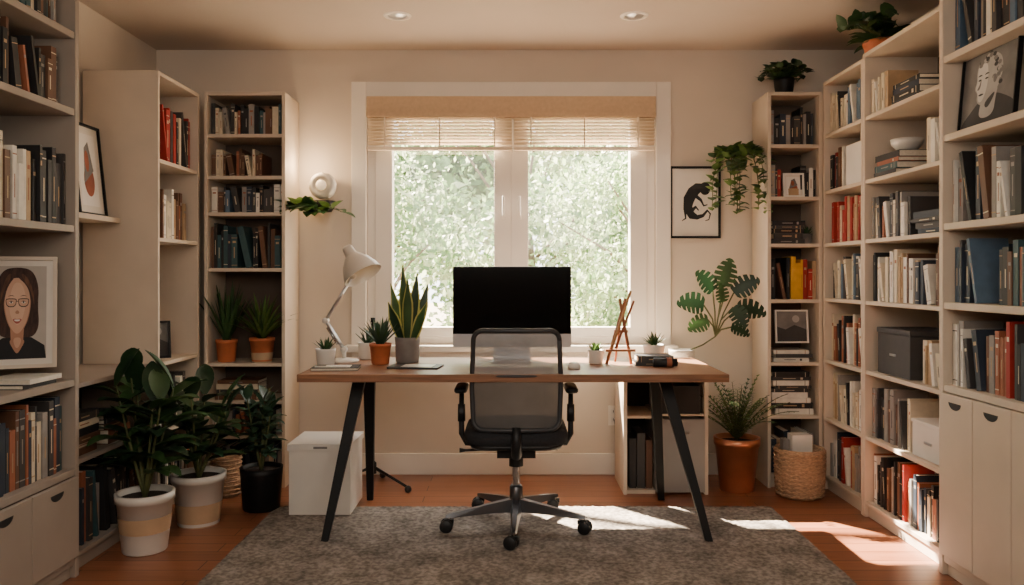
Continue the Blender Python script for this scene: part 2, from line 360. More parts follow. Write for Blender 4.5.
def art_woman(mb,M,x,z,w,h):
    f=F(x,z,w,h); Y=.0098
    def p(pts,m,k,sm=0): mb.poly(f(smooth_poly(pts) if sm else pts),Y-.00025*k,m,M)
    p([(0,0),(1,0),(1,1),(0,1)],P_bg,0)
    p([(.5,.99),(.76,.96),(.87,.78),(.85,.56),(.88,.36),(.80,.24),(.62,.22),(.34,.22),(.18,.26),(.13,.40),(.15,.60),(.13,.78),(.24,.96)],P_hair,1,1)
    p([(.0,0),(1,0),(.97,.14),(.74,.23),(.26,.23),(.03,.14)],P_ink,3,0); p([(.40,.14),(.60,.14),(.62,.38),(.38,.38)],P_skin2,4); p([(.34,.22),(.66,.22),(.56,.10),(.5,.05),(.44,.10)],P_skin2,5,1); p([(.41,.23),(.60,.23),(.5,.08)],P_skin,5.5,1)
    face=[(.5,.88),(.68,.84),(.735,.66),(.72,.50),(.64,.34),(.5,.235),(.36,.34),(.28,.50),(.265,.66),(.32,.84)]
    p(face,P_skin2,6,1); p([(.03+.94*a,.014+b2*.985) for a,b2 in face],P_skin,6.4,1)
    p([(.42,.82),(.58,.82),(.65,.66),(.62,.48),(.52,.34),(.40,.42),(.35,.58)],P_skinl,6.8,1)
    p([(.46,.97),(.22,.90),(.16,.62),(.22,.36),(.275,.62),(.33,.78),(.48,.90)],P_hair,7.4,1); p([(.44,.97),(.78,.90),(.84,.62),(.79,.36),(.73,.62),(.68,.78),(.46,.90)],P_hair,7.5,1)
    p([(.34,.92),(.23,.76),(.20,.54),(.255,.72),(.42,.91)],P_hair2,7.8,1); p([(.62,.92),(.77,.76),(.80,.52),(.745,.72),(.54,.91)],P_hair2,7.8,1)
    for s in (-1,1):
        c=.5+s*.105
        p(smooth_poly([(c-.098,.628),(c-.080,.650),(c+.080,.650),(c+.098,.628),(c+.072,.555),(c-.072,.555)],2),P_ink,8); p(smooth_poly([(c-.086,.628),(c-.070,.640),(c+.070,.640),(c+.086,.628),(c+.063,.565),(c-.063,.565)],2),P_skin,8.5)
        p(smooth_poly([(c-.042,.604),(c,.619),(c+.042,.604),(c,.593)],2),P_wt,9.5); p(ell(c,.607,.015,.010),P_hair,10); p(smooth_poly([(c-.048,.610),(c,.628),(c+.048,.610),(c,.620)],2),P_ink,10.5)
        p(smooth_poly([(c-.07,.668),(c,.688),(c+.07,.668),(c,.678)],2),P_hair,11)
    p([(.475,.615),(.525,.615),(.525,.622),(.475,.622)],P_ink,11); p(smooth_poly([(.46,.492),(.5,.478),(.54,.492),(.52,.52),(.48,.52)],2),P_skin2,8)
    p(smooth_poly([(.415,.425),(.46,.432),(.5,.426),(.54,.432),(.585,.425),(.54,.385),(.5,.375),(.46,.385)],2),P_lip,8.2); p(smooth_poly([(.44,.422),(.5,.422),(.56,.422),(.53,.402),(.47,.402)],2),P_wt,9)
def art_man(mb,M,x,z,w,h):
    f=F(x,z,w,h); Y=.0098
    def p(pts,m,k,sm=1): mb.poly(f(smooth_poly(pts) if sm else pts),Y-.00025*k,m,M)
    p([(0,0),(1,0),(1,1),(0,1)],P_g2,0,0); p([(0,0),(1,0),(1,.2),(.8,.32),(.62,.4),(.35,.36),(.15,.2),(.02,.1)],P_g3,1)
    p([(.34,.10),(.62,.10),(.64,.34),(.68,.50),(.42,.44),(.36,.3)],P_g1,2)
    head=[(.28,.86),(.46,.95),(.68,.90),(.75,.70),(.70,.50),(.60,.38),(.46,.28),(.34,.29),(.28,.36),(.29,.46),(.225,.52),(.27,.62),(.25,.72)]
    p(head,P_g1,3); p([(.28,.82),(.44,.86),(.48,.66),(.46,.46),(.38,.32),(.31,.34),(.30,.46),(.245,.525),(.28,.62),(.27,.72)],P_g0,3.6)
    rr=random.Random(3)
    for i in range(60):
        a=rr.uniform(0,1); cx_=.32+a*.40; cz_=.84+.08*math.sin(a*math.pi)+rr.uniform(-.06,.03)-(.32*rr.random() if a>.65 else 0)
        p(ell(cx_,cz_,.036,.03,12),[P_g2,P_g2,P_g1,P_g3][i%4],4+i*.03,0)
    for c in (.325,.45): p([(c-.04,.625),(c,.642),(c+.045,.625),(c,.610)],P_g3,6.5); p([(c-.05,.675),(c,.705),(c+.06,.68),(c,.678)],P_g3,6.5)
    p([(.27,.50),(.34,.495),(.36,.62),(.345,.64),(.325,.56)],P_g2,6.5); p([(.30,.425),(.36,.442),(.43,.425),(.36,.405)],P_g3,6.5); p(ell(.61,.58,.03,.055),P_g2,6.4,0); p([(.42,.29),(.62,.42),(.62,.36),(.5,.2)],P_g3,5)
def art_lizard(mb,M,x,z,w,h):
    f=F(x,z,w,h)
    p=lambda pts,k: mb.poly(f(pts),.0098-.0003*k,P_ink,M)
    def stroke(ps,ws,k):
        L_=[];R_=[]
        for i,(a,b2) in enumerate(ps):
            q0=ps[max(0,i-1)]; q1=ps[min(len(ps)-1,i+1)]; dx,dz=q1[0]-q0[0],q1[1]-q0[1]; l=math.hypot(dx,dz); nx,nz=-dz/l,dx/l
            L_.append((a+nx*ws[i],b2+nz*ws[i]*.75)); R_.append((a-nx*ws[i],b2-nz*ws[i]*.75))
        for i in range(len(ps)-1): p([L_[i],R_[i],R_[i+1],L_[i+1]],k)
    stroke([(.80,.70),(.70,.76),(.56,.74),(.42,.66),(.32,.54),(.30,.40),(.40,.28),(.56,.24),(.72,.27),(.84,.36),(.92,.30),(.88,.20),(.78,.18)],[.05,.09,.13,.15,.15,.13,.10,.055,.04,.03,.022,.015,.008],1)
    p(smooth_poly([(.66,.84),(.84,.86),(.94,.76),(.88,.64),(.72,.62),(.62,.70)],2),1.5); stroke([(.5,.62),(.66,.54),(.74,.44),(.84,.46)],[.05,.035,.022,.012],2); stroke([(.34,.44),(.22,.34),(.24,.22),(.14,.18)],[.06,.04,.022,.01],2)
    stroke([(.42,.36),(.52,.42),(.60,.36)],[.05,.035,.014],2)
def art_abs(mb,M,x,z,w,h):
    f=F(x,z,w,h); p=lambda pts,m,k: mb.poly(f(pts),.0098-.0003*k,m,M)
    p([(0,0),(1,0),(1,1),(0,1)],P_wt,0); p(ell(.5,.35,.3,.22),P_rust,1); p([(.2,.3),(.8,.5),(.6,.9),(.35,.8)],P_g2,2); p(ell(.45,.62,.12,.15),P_rust,3)
def art_green(mb,M,x,z,w,h):
    f=F(x,z,w,h); p=lambda pts,m,k: mb.poly(f(pts),.0098-.0003*k,m,M)
    p([(0,0),(1,0),(1,1),(0,1)],P_g2,0); p([(0,0),(1,0),(1,.4),(.6,.55),(.3,.4),(0,.5)],P_g3,1); p(ell(.65,.75,.12,.12),P_g1,2)
P_mat=mat('matte_board',(222,214,202),0.9,0.03)
ang=math.degrees(math.atan2(.12,.235))
picture('framed_portrait',T((-2.0,2.975,.865))@RZ(ang)@RX(-7),.265,.43,M_case,.014,P_mat,.022,art_woman)
picture('framed_photograph',T((1.80,3.235,1.79))@MR@RX(-5),.36,.305,M_black,.006,P_g3,.0,art_man)
picture('framed_animal_print',T((.965,YB-.02,1.445)),.31,.44,M_black,.014,P_mat,.03,art_lizard)
picture('framed_print',T((-1.995,3.70,1.505))@ML@RX(-6),.25,.44,M_black,.012,P_mat,.035,art_abs)
picture('small_picture_frame',T((-1.96,4.20,.777))@RZ(35)@RX(-8),.16,.20,M_black,.012,P_g3,.0,art_green)
picture('small_picture_frame',T((1.565,4.60,1.67))@RX(-6),.12,.14,M_white,.01,P_mat,.01,art_abs)
picture('small_picture_frame',T((1.52,4.60,.80+.03))@RX(-6),.19,.19,M_white,.008,P_mat,.0,art_green)

# ---------------------------------------------------------------- desk
mb=MB('desk')
dx0,dx1,dy0,dy1,dz=-.975,.985,3.62,4.37,.77
mb.box((dx0,dy0,dz-.036),(dx1,dy1,dz),M_wood)
def leg(t,b_,w0=.030,w1=.017):
    t=Vector(t); b_=Vector(b_); rings=[]
    for p,w in ((t,w0),(b_,w1)):
        rings.append([(p.x-w,p.y-w*.7,p.z),(p.x+w,p.y-w*.7,p.z),(p.x+w,p.y+w*.7,p.z),(p.x-w,p.y+w*.7,p.z)])
    mb.loft(rings[::-1],M_black,smooth=False)
for sx,xt,xf,xb in ((-1,-.735,-.855,-.77),(1,.735,.90,.81)):
    leg((xt,3.86,dz-.05),(xf,3.65,0.004)); leg((xt,4.12,dz-.05),(xb,4.34,0))
    mb.box((xt-.05,3.74,dz-.052),(xt+.05,4.26,dz-.036),M_black)
mb.build(.003)

mb=MB('desktop_monitor'); mx_,my_=.0,4.15
mb.loft([[(x+mx_,my_+.0,z+1.055) for x,_z,z in [(p[0],0,p[1]) for p in rrect(.615,.42,.012,0)]],[(x+mx_,my_+.012,z+1.055) for x,_z,z in [(p[0],0,p[1]) for p in rrect(.615,.42,.012,0)]],
 [(x*.8+mx_,my_+.045,z*.7+1.055) for x,_z,z in [(p[0],0,p[1]) for p in rrect(.615,.42,.012,0)]]],M_alu,smooth=False)
mb.box((mx_-.306,my_-.0025,.915),(mx_+.306,my_-.0002,1.263),M_screen)
mb.loft([rrect(.20,.004,.0015,.782,mx_,my_+.10),rrect(.19,.004,.0015,.90,mx_,my_+.075),rrect(.18,.004,.0015,1.0,mx_,my_+.04)],M_alu,smooth=False)
mb.loft([rrect(.21,.19,.012,.7705,mx_,my_+.015),rrect(.21,.19,.012,.778,mx_,my_+.015)],M_alu,smooth=False)
mb.loft([rrect(.205,.012,.004,.776,mx_,my_+.10),rrect(.20,.012,.004,.79,mx_,my_+.098)],M_alu,smooth=False)
mb.build()
mb=MB('keyboard')
mb.loft([rrect(.38,.125,.012,.7705,.005,3.86),rrect(.38,.125,.012,.78,.005,3.86)],M_alu,smooth=False)
for r in range(5):
    for k in range(14): mb.box((-.177+k*.0262,3.807+r*.0225,.78),(-.177+k*.0262+.022,3.807+r*.0225+.018,.784),M_white)
mb.build()
mb=MB('computer_mouse'); 
mb.loft([rrect(.056,.10,.025,.7705,.30,3.86),rrect(.06,.105,.028,.782,.30,3.86),rrect(.045,.08,.02,.796,.30,3.86),rrect(.02,.04,.009,.80,.30,3.86)],M_white); mb.build()
mb=MB('tablet'); MM=T((-.47,3.90,.7705))@RZ(-6)
mb.loft([rrect(.25,.17,.012,0),rrect(.25,.17,.012,.008)],M_plastic,MM,smooth=False); mb.box((-.06,-.06,.008),(.09,.05,.0095),M_white,MM); mb.build()
mb=MB('notebook'); MM=T((-.84,3.82,.7705))@RZ(5)
mb.box((-.11,-.075,0),(.11,.075,.002),B['char'],MM); mb.box((-.107,-.072,.002),(.107,.072,.012),M_paper,MM); mb.box((-.11,-.075,.012),(.11,.075,.014),B['char'],MM); mb.box((-.05,-.05,.014),(.07,.04,.0155),M_white,MM)
mb.tube([(-.09,-.06,.018),(.06,-.065,.018)],.004,M_white,8,MM); mb.build()
mb=MB('book_stack'); stack(mb,T((.61,3.94,.7705)),0,0,.20,2,['brown','char'],0,.15); mb.build()
mb=MB('rolled_case'); mb.lathe([(.001,0),(.022,.002),(.022,.06),(.0225,.062),(.0225,.10),(.018,.102),(.018,.118),(.001,.12)],B['black'],(0,0,0),16,T((.69,3.91,.7935))@RY(90)); mb.lathe([(.0228,.065),(.0228,.09)],B['rust'],(0,0,0),16,T((.69,3.91,.7935))@RY(90)); mb.build()

mb=MB('desk_lamp'); LY=4.14
mb.lathe([(.001,0),(.075,.0),(.078,.008),(.07,.016),(.02,.02),(.001,.02)],M_white,(-.87,LY,.7705))
mb.tube([(-.87,LY,.785),(-.87,LY,.84)],.011,M_white)
for o in (-.012,.012):
    mb.tube([(-.87,LY+o,.835),(-.965,LY+o,.985)],.0065,M_alu); mb.tube([(-.965,LY+o,.985),(-.825,LY+o,1.215)],.0065,M_alu)
for p in ((-.87,.835),(-.965,.985),(-.825,1.215)):
    mb.tube([(p[0],LY-.022,p[1]),(p[0],LY+.022,p[1])],.015,M_white,14)
mb.tube([(-.90,LY+.0,.86),(-.955,LY,.95)],.009,M_chrome)
M_shade=mat('lamp_shade_enamel',(206,198,186),0.4,0.04,6)
ax=Vector((.50,-.22,-.80)).normalized(); q=Vector((0,0,-1)).rotation_difference(ax).to_matrix().to_4x4()
MM=T((-.855,LY-.005,1.365))@q
mb.lathe([(.001,0),(.024,0),(.028,-.01),(.031,-.05),(.046,-.065),(.074,-.10),(.096,-.15),(.103,-.178)],M_shade,(0,0,0),32,MM)
mb.lathe([(.101,-.178),(.093,-.148),(.067,-.10),(.03,-.06),(.001,-.055)],M_white,(0,0,0),32,MM)
M_bulb=mat('lamp_bulb',(255,240,210),0.3,0.02,emit=(255,210,150),es=2)
mb.sphere((0,0,-.10),.026,M_bulb,14,MM)
mb.tube([(-.825,LY,1.215),(-.818,LY,1.29)],.011,M_white)
mb.build()

mb=MB('tabletop_easel')
ey=4.05
mb.tube([(.475,ey-.03,.772),(.575,ey,1.10)],.008,M_easel); mb.tube([(.60,ey-.03,.772),(.545,ey,1.10)],.008,M_easel); mb.tube([(.535,ey+.10,.772),(.56,ey+.005,1.06)],.006,M_easel)
mb.box((.47,ey-.04,.835),(.62,ey-.012,.847),M_easel); mb.box((.515,ey-.022,.93),(.585,ey-.010,.942),M_easel)
mb.tube([(.50,ey-.035,.85),(.60,ey-.012,1.14)],.007,M_lightwood); mb.tube([(.52,ey-.035,.85),(.615,ey-.014,1.09)],.006,B['rust'])
mb.build()

# ---------------------------------------------------------------- chair
mb=MB('office_chair'); cx,cy=.02,3.86
mb.loft([rrect(.44,.42,.10,.435,cx,cy),rrect(.48,.46,.11,.445,cx,cy),rrect(.49,.47,.12,.475,cx,cy),rrect(.47,.45,.11,.50,cx,cy),rrect(.40,.38,.10,.512,cx,cy),rrect(.2,.2,.06,.515,cx,cy)],M_seat)
mb.loft([rrect(.42,.40,.08,.415,cx,cy),rrect(.45,.43,.09,.437,cx,cy)],M_plastic)
mb.box((cx-.09,cy-.13,.365),(cx+.09,cy+.12,.416),M_plastic)
mb.tube([(cx-.08,cy-.04,.39),(cx-.24,cy-.05,.385),(cx-.27,cy-.05,.385)],[.006,.006,.012],M_plastic)
mb.tube([(cx+.08,cy+.0,.39),(cx+.20,cy,.38)],.007,M_plastic)
mb.lathe([(.034,.30),(.034,.37),(.028,.372)],M_plastic,(cx,cy,0)); mb.lathe([(.018,.17),(.018,.31)],M_chrome,(cx,cy,0)); mb.lathe([(.028,.09),(.032,.11),(.032,.20),(.024,.21),(.018,.21)],M_gun,(cx,cy,0))
for k in range(5):
    a=math.radians(-92+72*k); dx_,dy_=math.cos(a),math.sin(a)
    rings=[]
    for r,w,z0,z1 in ((.02,.030,.085,.145),(.15,.021,.085,.125),(.31,.015,.078,.098),(.345,.010,.078,.09)):
        px,py=cx+dx_*r,cy+dy_*r
        rings.append([(px-dy_*w,py+dx_*w,z0),(px+dy_*w,py-dx_*w,z0),(px+dy_*w*.6,py-dx_*w*.6,z1),(px-dy_*w*.6,py+dx_*w*.6,z1)])
    mb.loft(rings,M_gun,smooth=False)
    px,py=cx+dx_*.33,cy+dy_*.33
    mb.tube([(px,py,.06),(px,py,.085)],.009,M_chrome)
    ca=R.uniform(0,6.28) if k else 1.2
    C=T((px,py,.008))@Matrix.Rotation(ca,4,'Z')
    mb.box((-.012,-.022,.045),(.012,.022,.062),M_plastic,C)
    for o in (-.019,.019):
        mb.lathe([(.001,-.009),(.026,-.009),(.031,-.004),(.031,.004),(.026,.009),(.001,.009)],M_plastic,(0,0,0),20,C@T((o,.012,.0315))@RY(90))
def bk_pt(u,v):
    z=.515+v*.455
    w=.204-.010*abs(v-.45)*2
    y=cy-.24-.035*v+.030*(u*u)+.02*math.sin(v*math.pi)
    return Vector((cx+u*w,y,z))
def rr_uv(n=8,r=.22):
    pts=[]; rv=r*.198/.226
    for qu,qv,a0 in ((1,1,0),(-1,1,90),(-1,-1,180),(1,-1,270)):
        for k in range(n+1):
            a=math.radians(a0+90*k/n); pts.append((qu*(1-r)+r*math.cos(a),qv*(1-rv)+rv*math.sin(a)))
    return pts
uv=rr_uv(); dense=[]
for i,pnt in enumerate(uv):
    q=uv[(i+1)%len(uv)]; dl=math.hypot(q[0]-pnt[0],q[1]-pnt[1]); m_=max(1,int(dl/.2))
    for k in range(m_): dense.append((pnt[0]+(q[0]-pnt[0])*k/m_,pnt[1]+(q[1]-pnt[1])*k/m_))
path=[bk_pt(u,.5+.5*v) for u,v in dense]; path.append(path[0].copy())
mb.tube(path,.0115,M_frame,8)
N=14; V=24
def inner(i,j):
    v=2*j/V-1; r=.22; rv=r*.198/.226
    lim=1 if abs(v)<=1-rv else 1-r+r*math.sqrt(max(0,1-((abs(v)-(1-rv))/rv)**2))
    return bk_pt((2*i/N-1)*lim,j/V)
SP=13
for (j0,j1,mm) in ((0,SP,M_meshd),(SP,V,M_mesh)):
    vs=[];fs=[]
    for j in range(j0,j1+1):
        for i in range(N+1): vs.append(inner(i,j))
    for j in range(j1-j0):
        for i in range(N): a=j*(N+1)+i; fs.append((a,a+1,a+N+2,a+N+1))
    mb.add(vs,fs,mm,True)
mb.tube([bk_pt(-1+2*i/10,SP/V)+Vector((0,-.002,0)) for i in range(11)],.006,M_frame)
mb.tube([(cx,cy-.10,.39),(cx,cy-.22,.40),(cx,cy-.25,.45),(cx,cy-.245,.53)],[.026,.026,.024,.02],M_plastic,10)
for s_ in (-1,1):
    x=cx+s_*.262
    mb.tube([(cx+s_*.12,cy-.02,.41),(cx+s_*.24,cy-.02,.415),(x,cy-.02,.46),(x,cy-.02,.665)],[.015,.014,.014,.012],M_plastic,10)
    mb.loft([rrect(.036,.04,.01,.52,x,cy-.02),rrect(.034,.036,.01,.60,x,cy-.02)],M_plastic)
    mb.loft([rrect(.050,.21,.022,.665,x,cy-.01),rrect(.060,.23,.028,.672,x,cy-.01),rrect(.060,.23,.028,.683,x,cy-.01),rrect(.045,.20,.02,.69,x,cy-.01)],M_plastic)
mb.build()

# ---------------------------------------------------------------- rug
rm=mat('rug_wool',(156,147,138),1.0,0.35,6,bump=0.4)
nt=rm.node_tree; n2=nt.nodes.new('ShaderNodeTexNoise'); n2.inputs['Scale'].default_value=48; n2.inputs['Detail'].default_value=7
rc=nt.nodes.new('ShaderNodeValToRGB'); rc.color_ramp.elements[0].position=.38; rc.color_ramp.elements[1].position=.62; rc.color_ramp.elements[0].color=(.30,.29,.28,1); rc.color_ramp.elements[1].color=(1,1,1,1)
mxx=nt.nodes.new('ShaderNodeMix'); mxx.data_type='RGBA'; mxx.blend_type='MULTIPLY'; mxx.inputs[0].default_value=.65
tc2=nt.nodes['Texture Coordinate']; bb=nt.nodes['Principled BSDF']; src=bb.inputs['Base Color'].links[0].from_socket
nt.links.new(tc2.outputs['Object'],n2.inputs['Vector']); nt.links.new(n2.outputs[0],rc.inputs[0]); nt.links.new(src,mxx.inputs[6]); nt.links.new(rc.outputs[0],mxx.inputs[7]); nt.links.new(mxx.outputs[2],bb.inputs['Base Color'])
bb.inputs['Specular IOR Level'].default_value=.1
mb=MB('rug'); nx,ny=230,170; x0,x1,y0,y1=-1.24,1.36,2.3,4.20
vs=[];fs=[]
for j in range(ny+1):
    for i in range(nx+1):
        e=min(i,nx-i,j,ny-j); z=.002 if e==0 else .008+R.uniform(-.003,.003)
        x=x0+(x1-x0)*i/nx+R.uniform(-.004,.004); y=y0+(y1-y0)*j/ny+R.uniform(-.004,.004)
        vs.append((x,y,z))
for j in range(ny):
    for i in range(nx): a=j*(nx+1)+i; fs.append((a,a+1,a+nx+2,a+nx+1))
mb.add(vs,fs,rm,True)
mb.build()

# ---------------------------------------------------------------- floor items
mb=MB('storage_box')
mb.box((-1.125,4.03,.011),(-.815,4.35,.335),M_white); mb.box((-1.132,4.022,.335),(-.808,4.358,.368),M_white)
mb.box((-1.0,4.0212,.345),(-.93,4.0222,.356),M_grey)
mb.build(.004)
mb=MB('filing_cabinet')
mb.box((.62,4.44,0),(.64,4.82,.66),M_case); mb.box((1.07,4.44,0),(1.09,4.82,.66),M_case); mb.box((.62,4.44,.64),(1.09,4.82,.66),M_case)
mb.box((.64,4.80,.0),(1.07,4.82,.64),M_backL); mb.box((.64,4.46,.42),(.80,4.80,.435),M_case); mb.box((.64,4.46,0),(.80,4.80,.02),M_case)
mb.box((.66,4.50,.02),(.70,4.70,.30),B['black']); mb.box((.705,4.50,.02),(.75,4.70,.33),B['char']); mb.box((.755,4.5,.02),(.79,4.7,.29),B['brown'])
mb.box((.80,4.43,.015),(1.07,4.80,.42),M_door); mb.box((.80,4.45,.435),(1.07,4.80,.445),M_case); mb.box((.82,4.46,.445),(1.05,4.78,.60),M_plastic)
mb.box((.90,4.42,.34),(.98,4.43,.352),M_chrome); mb.box((.815,4.428,.03),(.83,4.43,.41),M_grey)
mb.build(.003)
mb=MB('tripod_stand'); tx,ty=-.80,4.60
mb.tube([(tx,ty,.10),(tx,ty,.95)],.009,M_black); mb.lathe([(.001,.08),(.02,.08),(.02,.14),(.01,.15)],M_black,(tx,ty,0))
for a in (-35,85,205):
    a=math.radians(a); mb.tube([(tx,ty,.12),(tx+.26*math.cos(a),ty+.20*math.sin(a),.03)],.008,M_black); mb.sphere((tx+.265*math.cos(a),ty+.205*math.sin(a),.02),.02,M_plastic,12)
mb.tube([(tx,ty,.95),(tx,ty,.975)],.014,M_black); mb.build()
mb=MB('power_outlet'); mb.box((.59,YB-.008,.30),(.665,YB-.0005,.42),M_trim)
for z in (.335,.385):
    mb.box((.607,YB-.0095,z-.016),(.648,YB-.008,z+.016),M_white)
    for x in (.618,.634): mb.box((x,YB-.0102,z-.006),(x+.004,YB-.0095,z+.008),M_plastic)
mb.tube([(.628,YB-.012,.335),(.628,YB-.04,.31),(.63,YB-.03,.2),(.66,YB-.03,.05),(.70,YB-.03,.012)],.004,M_plastic); mb.build()

def bx(name,M,a,b,m,lid=None,handle=False):
    mb=MB(name); mb.box(a,b,m,M)
    if lid: mb.box((a[0]-.004,a[1]-.004,b[2]),(b[0]+.004,b[1]+.004,b[2]+lid),m,M)
    if handle:
        xc=(a[0]+b[0])/2; zc=(a[2]+b[2])/2; mb.box((xc-.03,a[1]-.006,zc-.006),(xc+.03,a[1],zc+.006),M_alu,M)
    return mb.build(.004)
bx('storage_box',MRb,(.10,.03,.741),(.42,.28,.94),B['char'],.025,True)
bx('storage_box',MRb,(.44,.03,.411),(.72,.28,.56),M_white,.015,True)
bx('storage_box',MRa,(.24,.03,1.701),(.48,.28,1.92),M_white)
bx('storage_box',MBr,(.13,.03,1.671),(.19,.2,1.72),B['tan'])
mb=MB('decor_bowl'); mb.lathe([(.001,0),(.04,0),(.07,.035),(.075,.06),(.068,.058),(.06,.03),(.001,.015)],M_white,(.17,.14,1.82),24,MRb); 
mb.build()
mb=MB('ceramic_vase'); mb.lathe([(.001,0),(.035,0),(.05,.05),(.045,.10),(.02,.14),(.024,.17),(.018,.165)],M_white,(.66,.14,2.021),24,MRb); mb.build()
mb=MB('ceramic_vase'); mb.lathe([(.001,0),(.045,0),(.05,.05),(.045,.13),(.028,.16),(.03,.18),(.022,.175)],M_white,(.56,.16,2.021),24,MRb); mb.build()
mb=MB('wicker_basket'); bcx,bcy=1.59,4.42
mb.lathe([(.001,0.003),(.105,.0),(.12,.02),(.132,.12),(.128,.25),(.134,.262),(.128,.27),(.118,.262),(.12,.12),(.10,.02),(.001,.02)],M_wicker,(bcx,bcy,0),32)
for i in range(11):
    z=.02+i*.023; r=.121+.012*math.sin(min(1,z/.2)*1.6)
    mb.tube([(bcx+r*math.cos(2*math.pi*k/28),bcy+r*math.sin(2*math.pi*k/28)+0,z+(.005 if k%2 else -.005)) for k in range(29)],.007,M_wicker,6)
mb.box((bcx-.05,bcy-.03,.02),(bcx+.06,bcy+.05,.34),M_white); mb.box((bcx-.09,bcy+.0,.02),(bcx-.055,bcy+.06,.31),B['grey'])
mb.build()

# ---------------------------------------------------------------- pots & plants
def pot(mb,c,r,h,m,band=None,rim=True,taper=.75,soil=True):
    x,y,z=c
    pr=[(.001,.0),(r*taper,0),(r*taper+.004,.006),(r*.97,h*.86)]
    if rim: pr+=[(r*1.03,h*.86),(r*1.04,h),(r*.93,h),(r*.9,h*.88)]
    else: pr+=[(r,h),(r*.93,h),(r*.9,h*.88)]
    mb.lathe(pr,m,c,30)
    if soil: mb.disc(r*.92,h*.9,M_soil,c)
    if band:
        a,b2,bm=band; ra=r*taper+(r*.97-r*taper)*(a/.86); rb=r*taper+(r*.97-r*taper)*(b2/.86)
        mb.lathe([(ra+.003,h*a),(rb+.003,h*b2)],bm,c,30)
def rd(tilt,az): return Vector((math.sin(tilt)*math.cos(az),math.sin(tilt)*math.sin(az),math.cos(tilt)))
spike=lambda t:max(.03,(1-t)**.7*(.75+.5*t)) 
def spiky(mb,c,n,L,W,m,spread=1.1,droop=.6):
    for i in range(n):
        az=i*2.4+R.uniform(-.3,.3); tl=spread*(i+1)/n*R.uniform(.8,1.1)
        mb.leaf(Vector(c)+Vector((math.cos(az),math.sin(az),0))*.01,rd(tl,az),L*R.uniform(.75,1.05),W,m if i%3 else M_g2,droop,spike,7,.25,twist=az)
def rubber(mb,c,stems,H_,LL,LW,ms,spread=.35,nl=9):
    for s_ in range(stems):
        az=s_*2.4+R.uniform(0,1); tl=R.uniform(.3,1)*spread
        p=Vector(c); d=rd(tl,az); hh=H_*R.uniform(.75,1.05); pts=[p.copy()]
        for k in range(6): p=p+d*hh/6; d=(d+Vector((0,0,.06))).normalized(); pts.append(p.copy())
        mb.tube(pts,[.008-.0008*k for k in range(7)],M_stem,6)
        for k in range(nl):
            t=.25+.75*k/(nl-1); i=min(5,int(t*6)); q=pts[i].lerp(pts[i+1],t*6-i) if i<6 else pts[6]
            a=az+k*2.4; tt=1.25-.55*(t>.93)-.2*t
            mb.leaf(q,rd(tt,a),LL*R.uniform(.8,1.1),LW*R.uniform(.85,1.1),R.choice(ms),R.uniform(.6,1.5),None,7,.18)
def trailing(mb,c,n,L,ms,lw=.05,out=.1,dirs=None,drop=.22):
    for s_ in range(n):
        az=R.uniform(0,6.28) if dirs is None else R.choice(dirs)+R.uniform(-.5,.5)
        p=Vector(c); d=rd(1.0,az); pts=[p.copy()]; LLn=L*R.uniform(.5,1)
        ln=0
        while ln<LLn:
            st=.03; p=p+d*st; ln+=st
            if p.y>4.87: p.y=4.87
            d=(d+Vector((R.uniform(-.15,.15),R.uniform(-.15,.15),-drop if ln>out else -.05))).normalized(); pts.append(p.copy())
            mb.leaf(p,rd(R.uniform(.7,1.9),R.uniform(3.3,6.1)),lw*R.uniform(.8,1.3),lw*R.uniform(.7,1),R.choice(ms),.6,lambda t:max(.03,math.sin(math.pi*(t**.65))**.8),5,.15)
        mb.tube(pts,.0022,M_stem,5)

mb=MB('potted_rubber_plant'); c=(-1.63,3.55,0); pot(mb,c,.12,.26,M_white,(.35,.62,M_beige)); rubber(mb,(-1.63,3.55,.23),7,.54,.20,.095,[M_g1,M_g1,M_g2],.42,10); mb.build()
mb=MB('potted_rubber_plant'); c=(-1.54,3.93,0); pot(mb,c,.125,.25,M_white,(.0,.45,M_beige)); rubber(mb,(-1.54,3.93,.22),7,.42,.19,.09,[M_g1,M_g2],.5,9); mb.build()
mb=MB('potted_zz_plant'); c=(-1.31,4.18,0); pot(mb,c,.11,.22,M_black,None,False,.82); rubber(mb,(-1.31,4.18,.2),8,.38,.11,.052,[M_g1,M_g4],.32,12); mb.build()
mb=MB('wicker_basket'); mb.lathe([(.001,0),(.07,0),(.085,.10),(.08,.21),(.086,.22),(.075,.215),(.06,.02),(.001,.02)],M_wicker,(-1.585,4.43,0),26)
for i in range(9): mb.tube([(-1.585+.083*math.cos(2*math.pi*k/24),4.43+.083*math.sin(2*math.pi*k/24),.02+i*.023) for k in range(25)],.005,M_wicker,6)
mb.build()
mb=MB('potted_dracaena'); pot(mb,(-1.66,4.65,.716),.06,.13,M_terra); spiky(mb,(-1.66,4.65,.83),36,.35,.034,M_g2,.62,.5); mb.build()
mb=MB('potted_spider_plant'); pot(mb,(-1.455,4.655,.716),.07,.14,M_terra,(.0,.4,M_beige)); spiky(mb,(-1.455,4.655,.84),60,.28,.030,M_g3,.95,1.1); mb.build()
mb=MB('potted_succulent'); pot(mb,(-.925,3.97,.7705),.050,.085,M_white,rim=False); spiky(mb,(-.925,3.97,.84),20,.075,.024,M_g2,1.0,.1); mb.build()
mb=MB('potted_aloe'); pot(mb,(-.775,4.28,.7705),.05,.09,M_white,rim=False); spiky(mb,(-.775,4.28,.85),20,.09,.02,M_g4,1.1,.1); mb.build()
mb=MB('potted_aloe'); pot(mb,(-.665,4.04,.7705),.054,.105,M_terra); spiky(mb,(-.665,4.04,.865),36,.15,.030,M_g4,.9,.1); mb.build()
